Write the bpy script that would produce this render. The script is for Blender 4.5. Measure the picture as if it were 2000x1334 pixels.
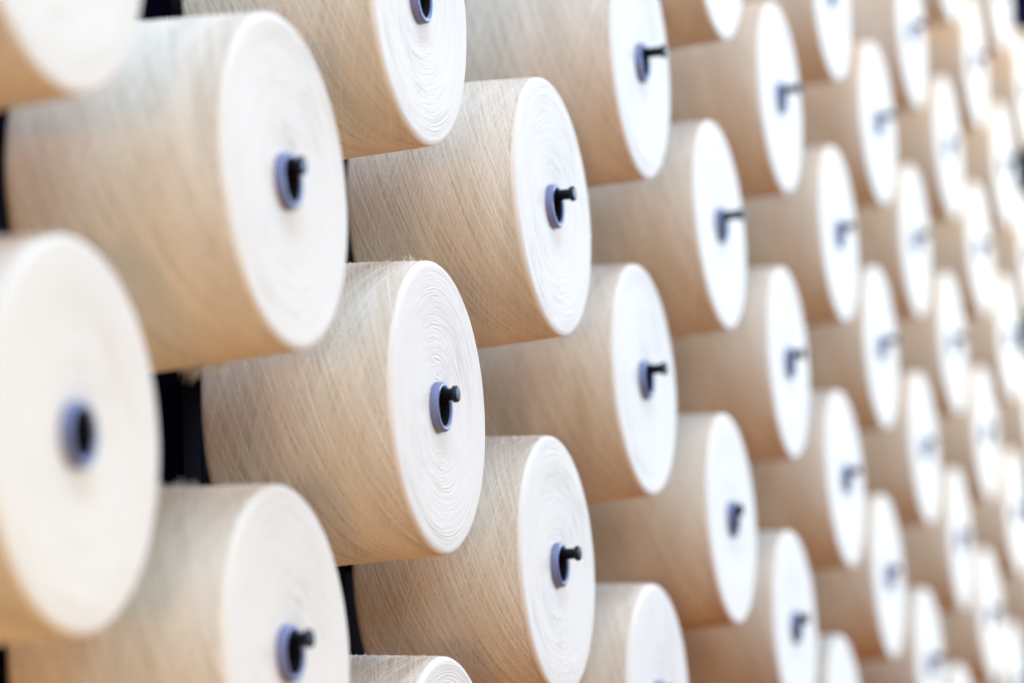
import bpy, bmesh, math, random
import numpy as np
from mathutils import Vector, Matrix, noise

sc = bpy.context.scene
for o in list(bpy.data.objects):
    bpy.data.objects.remove(o)
COL = sc.collection
R = math.radians

# ------------------------------------------------------------------ camera
YAW, PITCH, ROLL = 0.29437, -0.00785, -0.02782
CAM = Vector((-1.55666, -0.72895, 0.0614))
F_PX = 5983.4                      # focal length in pixels of a 2000 px wide frame
fwd = Vector((math.cos(YAW) * math.cos(PITCH), math.sin(YAW) * math.cos(PITCH), math.sin(PITCH)))
rgt0 = fwd.cross(Vector((0, 0, 1))).normalized()
up0 = rgt0.cross(fwd)
rgt = rgt0 * math.cos(ROLL) + up0 * math.sin(ROLL)
up = -rgt0 * math.sin(ROLL) + up0 * math.cos(ROLL)
cd = bpy.data.cameras.new("camera")
cam = bpy.data.objects.new("camera", cd)
COL.objects.link(cam)
M = Matrix((rgt, up, -fwd)).transposed().to_4x4()
M.translation = CAM
cam.matrix_world = M
cd.sensor_width = 36.0
cd.lens = F_PX * 36.0 / 2000.0
cd.clip_end = 100
cd.dof.use_dof = True
cd.dof.focus_distance = 2.42
cd.dof.aperture_fstop = 3.2
sc.camera = cam

# ------------------------------------------------------------------ world and lamps
w = bpy.data.worlds.new("World")
sc.world = w
w.use_nodes = True
bg = w.node_tree.nodes["Background"]
bg.inputs[0].default_value = (1.000, 0.341, 0.049, 1)
bg.inputs[1].default_value = 0.364


def area(name, loc, aim, sx, sy, power, color):
    ld = bpy.data.lights.new(name, 'AREA')
    ld.shape = 'RECTANGLE'
    ld.size, ld.size_y = sx, sy
    ld.energy = power
    ld.color = color
    o = bpy.data.objects.new(name, ld)
    COL.objects.link(o)
    o.location = loc
    d = (Vector(aim) - Vector(loc)).normalized()
    # long side (local X) along the aisle
    x = Vector((1, 0, 0))
    z = -d
    y = z.cross(x).normalized()
    x = y.cross(z).normalized()
    o.matrix_world = Matrix.Translation(loc) @ Matrix((x, y, z)).transposed().to_4x4()
    return o


# overhead strips, a lamp behind the photographer, and unseen fills added for the cones
area("face_fill_near", (-0.3,-2.4,0.9), (-0.3,0,0), 3, 1.0, 15.9, (0.83, 1.00, 1.00))  # unseen fill, added to brighten the end faces
area("face_fill_mid", (2.4,-2.4,0.9), (2.4,0,0), 2.4, 1.0, 117.0, (0.21, 0.54, 1.00))  # added fill, whitens the faces and mostly spares the sides
area("face_fill_far", (6.8,-2.4,0.9), (6.8,0,0), 4, 1.0, 532.5, (0.47, 0.72, 1.00))  # same added, unseen face fill for the far columns
area("aisle_end_lamp", (-6.0,-1.4,0.2), (2.0,0,0), .45, .45, 51.0, (1.00, 0.59, 0.27))
area("near_cone_fill", (-1.35,-1.05,0.75), (0.0,0,0), .5, .5, 17.3, (0.31, 0.68, 1.00))  # unseen fill, added to lift the nearest cones
area("underside_fill", (-0.4,-0.35,-0.6), (0,0.05,0), .3, .3, 2.0, (0.96, 1.00, 0.76))  # low unseen fill, added to brighten undersides at the near end
area("ceiling_strip_near", (-0.3,-0.45,2.4), (-0.3,0,0), 3.6, .35, 120.0, (0.37, 0.61, 1.00))
area("ceiling_strip_far", (4.5,-0.45,2.4), (4.5,0,0), 5, .35, 72.0, (1.00, 0.71, 0.33))

vs = sc.view_settings
vs.view_transform = 'Standard'
vs.look = 'None'
vs.gamma = 1.0
vs.exposure = 0.0
vs.use_curve_mapping = False
sc.render.engine = 'CYCLES'
sc.cycles.max_bounces = 10
sc.cycles.diffuse_bounces = 8
sc.cycles.use_denoising = True
try:
    sc.cycles.denoiser = 'OPENIMAGEDENOISE'
    sc.cycles.denoising_input_passes = 'RGB_ALBEDO_NORMAL'
except Exception:
    pass

# ------------------------------------------------------------------ materials
YARN = (0.81, 0.655, 0.475)


class NT:
    def __init__(self, name):
        self.m = bpy.data.materials.new(name)
        self.m.use_nodes = True
        self.t = self.m.node_tree
        self.b = self.t.nodes["Principled BSDF"]

    def n(self, kind, **kw):
        nd = self.t.nodes.new(kind)
        for k, v in kw.items():
            setattr(nd, k, v)
        return nd

    def link(self, a, b):
        self.t.links.new(a, b)

    def math(self, op, a, b=None, c=None):
        nd = self.n("ShaderNodeMath", operation=op)
        for i, v in enumerate((a, b, c)):
            if v is None:
                continue
            if isinstance(v, (int, float)):
                nd.inputs[i].default_value = v
            else:
                self.link(v, nd.inputs[i])
        return nd.outputs[0]

    def noise(self, vec, scale, detail=2.0, rough=0.5):
        nd = self.n("ShaderNodeTexNoise")
        nd.inputs["Scale"].default_value = scale
        nd.inputs["Detail"].default_value = detail
        nd.inputs["Roughness"].default_value = rough
        self.link(vec, nd.inputs["Vector"])
        return nd.outputs["Fac"]


def yarn_common(g, rough=0.95):
    g.b.inputs["Roughness"].default_value = rough
    g.b.inputs["Specular IOR Level"].default_value = 0.12
    try:
        g.b.inputs["Sheen Weight"].default_value = 0.12
        g.b.inputs["Sheen Roughness"].default_value = 0.5
    except KeyError:
        pass


def ramp_color(g, fac, lo, hi, c0, c1):
    r = g.n("ShaderNodeValToRGB")
    r.color_ramp.elements[0].position = lo
    r.color_ramp.elements[0].color = (*c0, 1)
    r.color_ramp.elements[1].position = hi
    r.color_ramp.elements[1].color = (*c1, 1)
    g.link(fac, r.inputs[0])
    return r.outputs[0]


def mat_yarn_side():
    """cross wound yarn: fine streaks along two families of helices, in metres of surface"""
    g = NT("wound_yarn")
    yarn_common(g)
    uv = g.n("ShaderNodeUVMap", uv_map="winding")
    sep = g.n("ShaderNodeSeparateXYZ")
    g.link(uv.outputs[0], sep.inputs[0])
    oi = g.n("ShaderNodeObjectInfo")
    off = g.math('MULTIPLY', oi.outputs["Random"], 37.0)
    s, z = sep.outputs[0], sep.outputs[1]          # both in metres
    al = R(17)
    layers = []
    for k, (sg, freq, stretch) in enumerate(((1, 900, 16), (-1, 900, 16), (1, 330, 10), (-1, 330, 10))):
        across = g.math('ADD', g.math('MULTIPLY', z, math.cos(al)), g.math('MULTIPLY', s, -sg * math.sin(al)))
        along = g.math('ADD', g.math('MULTIPLY', s, math.cos(al)), g.math('MULTIPLY', z, sg * math.sin(al)))
        cx = g.n("ShaderNodeCombineXYZ")
        g.link(g.math('MULTIPLY', across, float(freq)), cx.inputs[0])
        g.link(g.math('MULTIPLY', along, float(stretch)), cx.inputs[1])
        g.link(g.math('ADD', off, k * 7.3), cx.inputs[2])
        layers.append(g.noise(cx.outputs[0], 1.0, 2.0))
    fine = g.math('MAXIMUM', layers[0], g.math('SUBTRACT', layers[1], 0.07))
    broad = g.math('MAXIMUM', layers[2], g.math('SUBTRACT', layers[3], 0.07))
    mixv = g.math('ADD', g.math('MULTIPLY', fine, 0.55), g.math('MULTIPLY', broad, 0.45))
    c = ramp_color(g, mixv, 0.40, 0.68, tuple(v * f for v, f in zip(YARN, (0.76, 0.69, 0.59))),  # dark streaks put the shade between threads into the colour
                   tuple(min(v * f, 1) for v, f in zip(YARN, (1.03, 1.03, 1.03))))
    g.link(c, g.b.inputs["Base Color"])
    bp = g.n("ShaderNodeBump")
    bp.inputs["Strength"].default_value = 0.7
    bp.inputs["Distance"].default_value = 0.0007
    g.link(mixv, bp.inputs["Height"])
    g.link(bp.outputs[0], g.b.inputs["Normal"])
    return g.m


def mat_yarn_end():
    g = NT("yarn_end")
    yarn_common(g)
    tc = g.n("ShaderNodeTexCoord")
    sep = g.n("ShaderNodeSeparateXYZ")
    g.link(tc.outputs["Object"], sep.inputs[0])
    x, y = sep.outputs[0], sep.outputs[1]
    rad = g.math('SQRT', g.math('ADD', g.math('MULTIPLY', x, x), g.math('MULTIPLY', y, y)))
    ang = g.math('ARCTAN2', x, y)
    oi = g.n("ShaderNodeObjectInfo")
    cx = g.n("ShaderNodeCombineXYZ")
    g.link(g.math('MULTIPLY', rad, 1100.0), cx.inputs[0])
    g.link(g.math('MULTIPLY', ang, 3.0), cx.inputs[1])
    g.link(g.math('MULTIPLY', oi.outputs["Random"], 51.0), cx.inputs[2])
    f = g.noise(cx.outputs[0], 1.0, 2.0)
    c = ramp_color(g, f, 0.32, 0.66, tuple(v * k for v, k in zip(YARN, (0.98, 0.96, 0.93))),
                   tuple(min(v * k, 1) for v, k in zip(YARN, (1.05, 1.07, 1.10))))
    g.link(c, g.b.inputs["Base Color"])
    bp = g.n("ShaderNodeBump")
    bp.inputs["Strength"].default_value = 0.35
    bp.inputs["Distance"].default_value = 0.0006
    g.link(f, bp.inputs["Height"])
    g.link(bp.outputs[0], g.b.inputs["Normal"])
    return g.m


def mat_strand(name, k):
    g = NT(name)
    yarn_common(g)
    tc = g.n("ShaderNodeTexCoord")
    f = g.noise(tc.outputs["Object"], 420.0, 2.0)
    c = ramp_color(g, f, 0.3, 0.7, tuple(v * k * 0.93 for v in YARN), tuple(min(1, v * k) for v in YARN))
    g.link(c, g.b.inputs["Base Color"])
    return g.m


def mat_plain(name, col, rough, metal=0.0, spec=0.5, nscale=60.0, var=0.15, bump=0.0):
    g = NT(name)
    tc = g.n("ShaderNodeTexCoord")
    f = g.noise(tc.outputs["Object"], nscale, 4.0)
    c = ramp_color(g, f, 0.3, 0.7, tuple(v * (1 - var) for v in col), tuple(min(1, v * (1 + var)) for v in col))
    g.link(c, g.b.inputs["Base Color"])
    g.b.inputs["Roughness"].default_value = rough
    g.b.inputs["Metallic"].default_value = metal
    g.b.inputs["Specular IOR Level"].default_value = spec
    if bump:
        bp = g.n("ShaderNodeBump")
        bp.inputs["Strength"].default_value = bump
        bp.inputs["Distance"].default_value = 0.0005
        g.link(f, bp.inputs["Height"])
        g.link(bp.outputs[0], g.b.inputs["Normal"])
    return g.m


M_SIDE, M_END = mat_yarn_side(), mat_yarn_end()
M_STRAND = mat_strand("raised_yarn", 1.08)
M_FIBRE = mat_strand("loose_fibre", 1.14)
M_TUBE = mat_plain("lavender_plastic", (0.145, 0.142, 0.225), 0.4, nscale=200, var=0.08, bump=0.05)
M_PEG = mat_plain("black_peg", (0.006, 0.005, 0.006), 0.5, spec=0.3, nscale=150, var=0.3, bump=0.1)
M_BORE = mat_plain("bore_black", (0.008, 0.007, 0.007), 0.9, spec=0.1, nscale=150, var=0.3)  # near-black all through the bore
M_NAVY = mat_plain("navy_paint", (0.003, 0.006, 0.035), 0.5, spec=0.08, nscale=30, var=0.25, bump=0.1)
M_POST = mat_plain("black_blue_paint", (0.003, 0.0025, 0.007), 0.7, spec=0.02, nscale=30, var=0.3, bump=0.1)
M_DARK = mat_plain("backdrop_dark", (0.008, 0.006, 0.007), 0.8, spec=0.05, nscale=12, var=0.3)  # colour stands in for the darkness behind the rack

# ------------------------------------------------------------------ dimensions (metres)
PITCH_V = 0.307        # vertical pitch of pegs in a column
PITCH_H = 0.32231      # column to column; neighbours are staggered by half a pitch
R_NOSE = 0.1112        # package radius at the nose
TAPER = 0.046          # radius gained per metre towards the base
LEN = 0.1480
TUBE_R, BORE_R = 0.0192, 0.0146
PEG_R, KNOB_R = 0.0046, 0.0064
TILT = 0.055           # pegs point slightly upwards
FACE_DISH = 0.0030


def mesh_obj(name, me, mat, parent=None):
    if not me.materials:
        me.materials.append(mat)
    o = bpy.data.objects.new(name, me)
    COL.objects.link(o)
    o.parent = parent
    return o


def smooth(me):
    me.polygons.foreach_set("use_smooth", [True] * len(me.polygons))
    me.update()


def grid_mesh(name, P, closed=True, uv=None):
    """P: (rings, segs, 3) array -> quad mesh"""
    nr, ns = P.shape[:2]
    i = np.arange(nr - 1)[:, None]
    j = np.arange(ns if closed else ns - 1)[None, :]
    jn = (j + 1) % ns
    F = np.stack([i * ns + j, i * ns + jn, (i + 1) * ns + jn, (i + 1) * ns + j], -1).reshape(-1, 4)
    me = bpy.data.meshes.new(name)
    me.from_pydata(P.reshape(-1, 3).tolist(), [], F.tolist())
    if uv is not None:
        # uv: (rings, segs+1, 2): the last column closes the seam
        jj = np.broadcast_to(j, (nr - 1, j.shape[1]))
        ii = np.broadcast_to(i, jj.shape)
        U = np.stack([uv[ii, jj], uv[ii, jj + 1], uv[ii + 1, jj + 1], uv[ii + 1, jj]], 2).reshape(-1, 2)
        l = me.uv_layers.new(name="winding")
        l.data.foreach_set("uv", U.astype(np.float32).ravel())
    smooth(me)
    return me


def smooth_noise(rng, shape, cells):
    """periodic-in-axis-1 value noise, bicubic-ish, about -1..1"""
    a, b = cells
    g = rng.uniform(-1, 1, (a + 2, b))
    u = np.linspace(0, a, shape[0])[:, None]
    v = np.arange(shape[1])[None, :] * b / shape[1]
    iu, iv = u.astype(int), v.astype(int)
    fu, fv = u - iu, v - iv
    fu, fv = fu * fu * (3 - 2 * fu), fv * fv * (3 - 2 * fv)
    iv0, iv1 = iv % b, (iv + 1) % b
    return (g[iu, iv0] * (1 - fu) + g[iu + 1, iv0] * fu) * (1 - fv) + (g[iu, iv1] * (1 - fu) + g[iu + 1, iv1] * fu) * fv


# the axis of a cone is local +Z (nose up), z=0 is the rim of the nose face; theta 0 = +X
SH = 0.0045            # rounding of the shoulder


def body_mesh(seed, nz, ns):
    rng = np.random.default_rng(seed)
    zs = np.linspace(0, 1, nz)
    zz = -SH * 0.9 - zs * (LEN - SH * 0.9 - 0.004)
    rad = R_NOSE + TAPER * (-zz)
    # close round the base edge
    zz = np.concatenate([zz, [-LEN + 0.001, -LEN, -LEN]])
    rad = np.concatenate([rad, [rad[-1] - 0.0012, rad[-1] - 0.004, TUBE_R + 0.004]])
    th = np.arange(ns) * 2 * np.pi / ns
    r = np.broadcast_to(rad[:, None], (len(zz), ns)).copy()
    lump = smooth_noise(rng, r.shape, (3, 5)) * 0.0007 + smooth_noise(rng, r.shape, (14, 9)) * 0.00022
    lump[-3:] = lump[-4]
    lump[-1] = 0
    lump[0] *= 0.3
    r += lump
    P = np.stack([r * np.cos(th), r * np.sin(th), np.broadcast_to(zz[:, None], r.shape)], -1)
    thc = np.arange(ns + 1) * 2 * np.pi / ns
    uv = np.stack([np.broadcast_to(0.115 * thc, (len(zz), ns + 1)), np.broadcast_to(zz[:, None], (len(zz), ns + 1))], -1)
    return grid_mesh("yarn_body", P, True, uv)


def end_mesh(seed, nr, ns, ridge):
    rng = np.random.default_rng(seed + 100)
    # profile: shoulder arc, then a shallow dish down to the tube
    pr, pz = [], []
    r_start = R_NOSE + TAPER * SH * 0.9
    for k in range(9):
        a = k / 8 * math.pi / 2
        pr.append(r_start - SH + SH * math.cos(a))
        pz.append(-SH * 0.9 + SH * 0.9 * math.sin(a))
    rr = np.linspace(r_start - SH, TUBE_R - 0.0005, nr)[1:]
    t = (r_start - SH - rr) / (r_start - SH - TUBE_R)
    zz = -FACE_DISH * (t ** 1.5)
    pr = np.array(pr + rr.tolist())
    pz = np.array(pz + zz.tolist())
    n = len(pr)
    th = np.arange(ns) * 2 * np.pi / ns
    r = np.broadcast_to(pr[:, None], (n, ns)).copy()
    z = np.broadcast_to(pz[:, None], (n, ns)).copy()
    fade = np.clip((np.arange(n) - 1) / 6.0, 0, 1)[:, None] * np.clip((n - 1 - np.arange(n)) / 6.0, 0, 1)[:, None]
    phase = smooth_noise(rng, r.shape, (16, 9)) * 3.6 + smooth_noise(rng, r.shape, (46, 30)) * 1.5
    amp = np.clip(0.45 + 0.8 * smooth_noise(rng, r.shape, (26, 14)), 0.0, 1.2)
    cyc = (r_start - r) / 0.00235
    z += fade * ridge * amp * 0.00021 * np.sin(2 * np.pi * cyc + phase)
    fine = smooth_noise(rng, r.shape, (min(n - 1, 130), 30))
    z += fade * ridge * 0.00012 * fine
    z += fade * 0.0006 * smooth_noise(rng, r.shape, (4, 4))
    P = np.stack([r * np.cos(th), r * np.sin(th), z], -1)
    return grid_mesh("end_face", P)


def tube_mesh(ns):
    prof = [(TUBE_R + 0.0085, -LEN - 0.016), (TUBE_R + 0.0082, -LEN),
            (TUBE_R, -0.008), (TUBE_R, 0.0030), (TUBE_R - 0.0003, 0.0040), (TUBE_R - 0.0012, 0.0048),
            (TUBE_R - 0.0022, 0.0051), (BORE_R + 0.0015, 0.0050), (BORE_R + 0.0005, 0.0044), (BORE_R, 0.0034),
            (BORE_R, 0.0015), (BORE_R, -0.012), (BORE_R + 0.0078, -LEN - 0.0155)]
    prof.append(prof[0])
    prof = [(r, z - 0.0015 if z > -0.006 else z) for r, z in prof]
    th = np.arange(ns) * 2 * np.pi / ns
    P = np.array([[(r * math.cos(t), r * math.sin(t), z) for t in th] for r, z in prof])
    me = grid_mesh("tube", P)
    return me


def bore_mesh(ns):
    """near-black inner wall of the tube, open at the nose"""
    prof = [(BORE_R - 0.0002, 0.0021), (BORE_R - 0.0006, 0.0015), (BORE_R - 0.0006, -0.012), (BORE_R + 0.0070, -LEN - 0.012)]
    th = np.arange(ns) * 2 * np.pi / ns
    P = np.array([[(r * math.cos(t), r * math.sin(t), z) for t in th] for r, z in prof])
    return grid_mesh("bore_wall", P)


def strands_mesh(seed, count, seg):
    """raised turns of yarn lying on the package, in both winding directions"""
    rng = random.Random(seed * 7 + 3)
    V, F = [], []
    for k in range(count):
        d = -1 if rng.random() < 0.78 else 1
        al = R(rng.gauss(17.5, 2.0))
        a0 = rng.uniform(0, 2 * math.pi)
        wdt = rng.uniform(0.00024, 0.00040) * (1.35 if rng.random() < 0.12 else 1.0)
        z0, z1 = -0.004, -LEN + 0.004
        if rng.random() < 0.35:
            z0 = -rng.uniform(0.004, 0.09)
        if rng.random() < 0.35:
            z1 = max(z1, z0 - rng.uniform(0.03, 0.12))
        ph, wob = rng.uniform(0, 6.28), rng.uniform(0.0, 0.0022)
        base = len(V)
        n = max(6, int(seg * (z0 - z1) / LEN))
        sink = rng.uniform(-0.00022, 0.00004)
        for i in range(n + 1):
            t = i / n
            z = z0 + (z1 - z0) * t
            r = R_NOSE + TAPER * (-z)
            a = a0 + d * (-z) / math.tan(al) / r + wob / r * math.sin(ph + 5 * t)
            e = min(1, t * 10, (1 - t) * 10)
            rr = r + sink - 0.0003 * (1 - e) + 0.0002 * math.sin(ph * 2 + 9 * t)
            # cross section: left foot, crown, right foot (across the strand direction)
            ca, sa = math.cos(a), math.sin(a)
            tz, ta = math.cos(al), d * math.sin(al)
            for o_, h in ((-wdt, -0.00015), (-wdt * 0.45, wdt * 0.8), (wdt * 0.45, wdt * 0.8), (wdt, -0.00015)):
                zz = z + o_ * tz
                aa = a + o_ * ta / r
                V.append(((rr + h) * math.cos(aa), (rr + h) * math.sin(aa), zz))
        for i in range(n):
            for q in range(3):
                b = base + i * 4 + q
                F.append((b, b + 1, b + 5, b + 4) if True else ())
    me = bpy.data.meshes.new("raised_strands")
    me.from_pydata(V, [], F)
    bm = bmesh.new()
    bm.from_mesh(me)
    bmesh.ops.recalc_face_normals(bm, faces=bm.faces)
    bm.to_mesh(me)
    bm.free()
    smooth(me)
    return me


def fibre_tube(V, F, pts, rad):
    base = len(V)
    for i, p in enumerate(pts):
        q = pts[min(i + 1, len(pts) - 1)] - pts[max(i - 1, 0)]
        q.normalize()
        s = q.orthogonal().normalized()
        t = q.cross(s)
        k = rad * (1.0 if i < len(pts) - 1 else 0.4)
        for c in range(3):
            a = c * 2.0944
            V.append(tuple(p + (s * math.cos(a) + t * math.sin(a)) * k))
    for i in range(len(pts) - 1):
        for c in range(3):
            F.append((base + i * 3 + c, base + i * 3 + (c + 1) % 3, base + i * 3 + 3 + (c + 1) % 3, base + i * 3 + 3 + c))


def fibres_mesh(seed, fuzz, clumps=()):
    """short loose fibres standing off the package; clumps: (theta, z, count, length, spread)"""
    rng = random.Random(seed * 13 + 5)
    V, F = [], []

    def one(a, z, ln, lift, rad):
        r = (R_NOSE + TAPER * (-z)) - 0.0002
        if z > -SH:
            r -= SH * 0.35
        p = Vector((r * math.cos(a), r * math.sin(a), z))
        nrm = Vector((math.cos(a), math.sin(a), 0.35 if z > -SH else 0.0)).normalized()
        tan = Vector((-math.sin(a), math.cos(a), 0))
        d = (nrm * lift + tan * rng.uniform(-1, 1) + Vector((0, 0, 1)) * rng.uniform(-1, 1)).normalized()
        pts = [p]
        for _ in range(4):
            p = p + d * ln / 4
            pts.append(p)
            d = (d + Vector((rng.uniform(-1, 1), rng.uniform(-1, 1), rng.uniform(-1, 1))) * 0.55).normalized()
            if (p.xy.length < r + 0.0004):
                d = (d + nrm * 0.6).normalized()
        fibre_tube(V, F, pts, rad)
    for _ in range(fuzz):
        one(rng.uniform(0, 6.283), -rng.uniform(0.001, LEN - 0.003), rng.uniform(0.0012, 0.0042), rng.uniform(0.2, 1.0), rng.uniform(0.00007, 0.00013))
    for (a, z, cnt, ln, spread) in clumps:
        for _ in range(cnt):
            one(a + rng.gauss(0, spread), min(-0.001, max(-LEN + 0.002, z + rng.gauss(0, spread * 0.12))), ln * rng.uniform(0.5, 1.2), rng.uniform(0.4, 1.3), rng.uniform(0.00014, 0.00028))
    me = bpy.data.meshes.new("loose_fibres")
    me.from_pydata(V, [], F)
    smooth(me)
    return me


# ------------------------------------------------------------------ orientation of a cone on its peg
def axis_vec(tilt, yaw):
    return Vector((math.sin(yaw) * math.cos(tilt), -math.cos(yaw) * math.cos(tilt), math.sin(tilt)))


def cone_matrix(loc, tilt, yaw):
    z = axis_vec(tilt, yaw)
    x = Vector((0, 0, 1)).cross(z).normalized()     # local +X: horizontal, towards +X of the aisle
    y = z.cross(x)                                  # local +Y: up
    m = Matrix((x, y, z)).transposed().to_4x4()
    m.translation = loc
    return m


# ------------------------------------------------------------------ the setting: creel frame
creel = bpy.data.objects.new("creel_rack", None)
COL.objects.link(creel)
creel.location = (0, 0.20, -1.1)
creel["label"] = "dark navy metal creel rack with black pegs behind the yarn cones"
creel["category"] = "rack"


def box_mesh(name, lo, hi, bevel=0.0):
    bm = bmesh.new()
    bmesh.ops.create_cube(bm, size=1)
    for v in bm.verts:
        v.co = Vector([lo[k] + (v.co[k] + 0.5) * (hi[k] - lo[k]) for k in range(3)])
    if bevel:
        bmesh.ops.bevel(bm, geom=bm.edges, offset=bevel, segments=2, affect='EDGES')
    me = bpy.data.meshes.new(name)
    bm.to_mesh(me)
    bm.free()
    return me


NCOL = 14
ZLO, ZHI = -1.1, 1.2


def part(name, me, mat, parent, wl=None):
    o = mesh_obj(name, me, mat, None)
    if wl is not None:
        o.location = wl
    o.parent = parent
    o.matrix_parent_inverse = Matrix.Identity(4)
    return o


# part locations are relative to the rack's empty
H = ZHI - ZLO
post_me = box_mesh("upright_post", (-0.02, -0.02, 0), (0.02, 0.02, H), 0.003)
posts = {}
for c in range(NCOL):
    posts[c] = part("upright_post", post_me, M_POST, creel, (c * PITCH_H, 0.02, 0))
rail_me = box_mesh("cross_rail", (-0.3, -0.015, -0.02), (NCOL * PITCH_H, 0.015, 0.02), 0.003)
for zz in (0.02, H - 0.02):
    part("cross_rail", rail_me, M_POST, creel, (0, 0.056, zz))
x_end = (NCOL - 1) * PITCH_H + 0.42
part("dark_backdrop", box_mesh("dark_backdrop", (-1.2, 0.16, 0), (x_end, 0.175, H)), M_DARK, creel, (0, 0, 0))  # added dark sheet standing in for the shade behind the posts
part("end_panel", box_mesh("end_panel", (x_end, -0.19, 0), (x_end + 0.02, 0.175, H), 0.002), M_NAVY, creel, (0, 0, 0))
# thin electric conduit between the posts
cond_me = box_mesh("conduit", (-0.004, -0.004, 0), (0.004, 0.004, H), 0.0015)
for c in range(NCOL):
    part("conduit", cond_me, M_POST, creel, (c * PITCH_H - 0.075, 0.10, 0))


def peg_mesh(front):
    """shaft along local Z from the post to `front`, with a flanged head; local origin on the cone axis at the rim plane"""
    off = BORE_R - PEG_R - 0.0009
    prof = [(0.0001, -LEN - 0.047), (PEG_R, -LEN - 0.047), (PEG_R, front - 0.0050), (PEG_R + 0.0004, front - 0.0046),
            (KNOB_R - 0.0004, front - 0.0042), (KNOB_R, front - 0.0038), (KNOB_R, front - 0.0010), (KNOB_R - 0.0008, front - 0.0002),
            (KNOB_R - 0.0022, front), (0.0001, front)]
    ns = 24
    th = np.arange(ns) * 2 * np.pi / ns
    P = np.array([[(r * math.cos(t), off + r * math.sin(t), z) for t in th] for r, z in prof])
    me = grid_mesh("peg", P)
    return me


# ------------------------------------------------------------------ the cones
# (column, row): measured deviation of single packages (out of the wall, up)
DEV = {(0, 0): (-0.0006, 0.0032), (2, 0): (-0.0002, -0.0049), (2, 2): (0.0065, -0.0027), (1, 1): (-0.0058, 0.0014),
       (1, -1): (0.0023, -0.0015), (3, 1): (-0.0017, 0.0020), (3, -1): (0.0027, 0.0015), (4, 2): (-0.0004, -0.0054),
       (4, 0): (0.0043, -0.0016), (5, 1): (0.0001, -0.0005), (5, -1): (-0.0039, -0.0043), (6, 2): (-0.0012, 0.0),
       (6, 0): (-0.0028, 0.0003), (7, 1): (-0.0046, 0.0013), (7, -1): (-0.0044, 0.0003), (6, -2): (-0.002, 0.0006),
       (8, 2): (-0.0013, 0.0046), (8, 0): (0.0028, 0.0066), (8, -2): (0.0007, 0.0019), (9, 1): (0.0048, 0.0033),
       (9, -1): (-0.0006, 0.0070), (0, 2): (0.0, -0.004)}
# how far the peg head stands out past the rim plane
PEG_OUT = {(0, 0): -0.004, (0, 2): 0.006, (2, 2): -0.006, (1, 1): 0.012, (1, -1): 0.016, (2, 0): 0.0145, (3, 1): 0.019, (3, -1): 0.019,
           (4, 2): 0.024, (4, 0): 0.021, (5, 1): 0.025, (5, -1): 0.011, (6, 2): 0.025, (6, 0): 0.018, (6, -2): 0.015,
           (7, 1): 0.018, (7, -1): 0.018, (8, 2): 0.024, (8, 0): 0.022, (8, -2): 0.014}
ROWS = {0: (2, 0), 1: (1, -1), 2: (2, 0, -2), 3: (1, -1), 4: (2, 0, -2), 5: (3, 1, -1), 6: (2, 0, -2), 7: (3, 1, -1, -3),
        8: (2, 0, -2), 9: (3, 1, -1, -3), 10: (4, 2, 0, -2, -4), 11: (3, 1, -1, -3), 12: (4, 2, 0, -2, -4), 13: (3, 1, -1, -3)}
# loose fibres that show: (theta, z, count, length, spread); theta pi/2 = top, 0 = far side
UPA, DNA, FARA = math.pi / 2, -math.pi / 2, 0.0
CLUMPS = {(2, 0): [(UPA + 0.05, -0.030, 16, 0.005, 0.05), (UPA, -0.014, 7, 0.008, 0.03)],
          (3, 1): [(0.10, -0.003, 16, 0.007, 0.05), (-0.22, -0.003, 14, 0.007, 0.05)],
          (1, 1): [(DNA - 0.06, -0.074, 46, 0.012, 0.05), (DNA, -0.062, 18, 0.010, 0.03)],
          (1, -1): [(UPA + 0.03, -0.078, 60, 0.007, 0.09), (UPA - 0.25, -0.004, 14, 0.008, 0.05)],
          (2, -2): [(UPA, -0.05, 24, 0.004, 0.2)]}

ORD = ["first", "second", "third", "fourth", "fifth", "sixth", "seventh", "eighth", "ninth", "tenth", "eleventh", "twelfth", "thirteenth", "fourteenth"]
PLACE = {2: ("upper", "lower"), 3: ("top", "middle", "bottom"), 4: ("topmost", "second highest", "third highest", "lowest"),
         5: ("topmost", "second highest", "third highest", "fourth highest", "lowest")}
LABELS = {
    (0, 2): "blurred cream yarn cone cut off by the picture's top left corner",
    (0, 0): "large out-of-focus white-faced yarn cone at the left edge, no peg head showing",
    (1, 1): "cream yarn cone upper left of centre with fluff hanging under its base",
    (1, -1): "cream yarn cone at bottom left with a tuft of fluff on top",
    (2, 2): "yarn cone at the top edge, empty tube hole without peg head",
    (2, 0): "sharp cream yarn cone left of centre with ringed face and fluff on top",
    (2, -2): "yarn cone of which only the top edge shows at the bottom edge",
    (3, 1): "sharp yarn cone just above picture centre, stray fibres on its right rim",
    (3, -1): "sharp yarn cone at lower centre, peg head standing well out of its tube",
}

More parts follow.
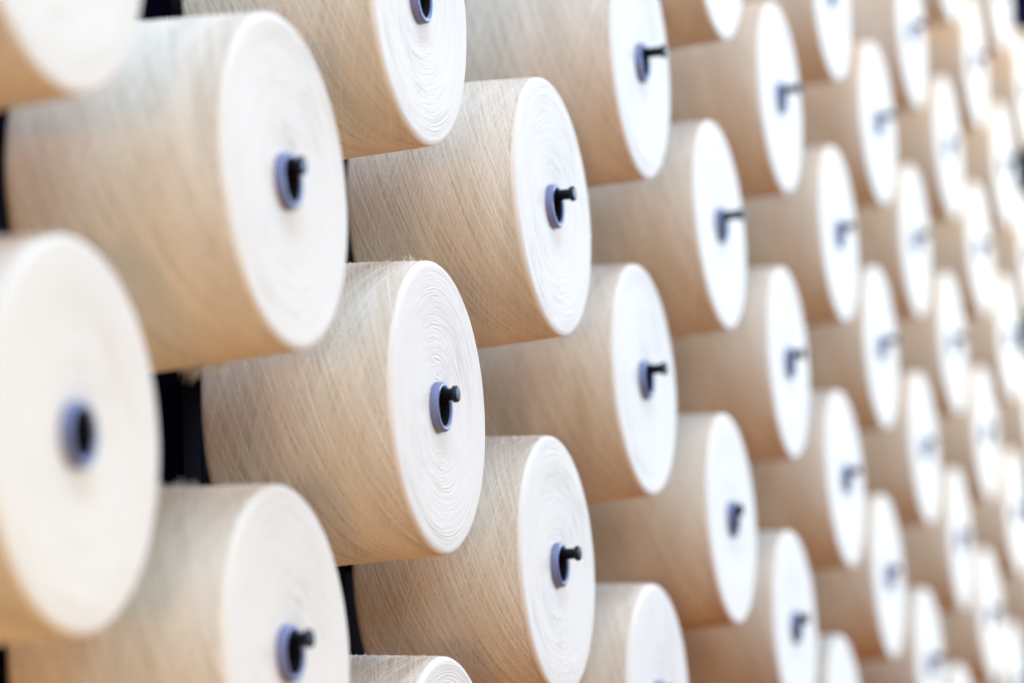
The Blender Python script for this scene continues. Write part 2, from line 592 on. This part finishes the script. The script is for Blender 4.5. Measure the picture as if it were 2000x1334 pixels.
near_body = [body_mesh(s, 40, 128) for s in range(3)]
far_body = [body_mesh(10 + s, 16, 72) for s in range(2)]
near_end = [end_mesh(s, 150, 240, 1.0) for s in range(4)]
mid_end = [end_mesh(20 + s, 60, 120, 0.7) for s in range(2)]
tube_me = tube_mesh(64)
bore_me = bore_mesh(48)
strand_me = [strands_mesh(s, 620, 40) for s in range(4)]
strand_far = [strands_mesh(30 + s, 120, 30) for s in range(1)]
fib_far = fibres_mesh(99, 260)

rng = random.Random(11)
idx = 0
for c in range(NCOL):
    rows = ROWS[c]
    for k, rw in enumerate(rows):
        dy, dz = DEV.get((c, rw), (rng.uniform(-0.004, 0.004), rng.uniform(-0.003, 0.004)))
        tilt = TILT + rng.gauss(0, 0.008)
        yaw = -0.002 + rng.gauss(0, 0.006)
        loc = Vector((c * PITCH_H, dy - 0.004, rw * PITCH_V / 2 + dz))
        mw = cone_matrix(loc, tilt, yaw)
        t = bpy.data.objects.new("yarn_cone", None)
        COL.objects.link(t)
        t.empty_display_size = 0.05
        t.matrix_world = mw
        lab = LABELS.get((c, rw))
        if lab is None:
            soft = "cream yarn cone" if c < 5 else ("soft-focus cream yarn cone" if c < 8 else "blurred cream yarn cone")
            lab = "%s, %s of the %s column from the left" % (soft, PLACE[len(rows)][k], ORD[c])
        t["label"] = lab
        t["category"] = "yarn cone"
        t["group"] = "yarn cones set out on the creel pegs"
        near = c <= 4
        b = mesh_obj("yarn_body", near_body[idx % 3] if near else far_body[idx % 2], M_SIDE, t)
        e = mesh_obj("end_face", near_end[idx % 4] if near else mid_end[idx % 2], M_END, t)
        tb = mesh_obj("tube", tube_me, M_TUBE, t)
        mesh_obj("bore_wall", bore_me, M_BORE, tb)
        if c <= 6:
            s = mesh_obj("raised_strands", strand_me[idx % 4] if near else strand_far[0], M_STRAND, t)
            s["kind"] = "stuff"
            f = mesh_obj("loose_fibres", fibres_mesh(idx, 900, CLUMPS.get((c, rw), ())) if c <= 3 else fib_far, M_FIBRE, t)
            f["kind"] = "stuff"
        # the peg belongs to the rack's post
        front = PEG_OUT.get((c, rw), rng.uniform(0.010, 0.022))
        p = mesh_obj("peg", peg_mesh(front), M_PEG, None)
        p.parent = posts[c]
        p.matrix_parent_inverse = Matrix.Identity(4)
        p.matrix_basis = Matrix.Translation(-(creel.location + posts[c].location)) @ mw
        idx += 1
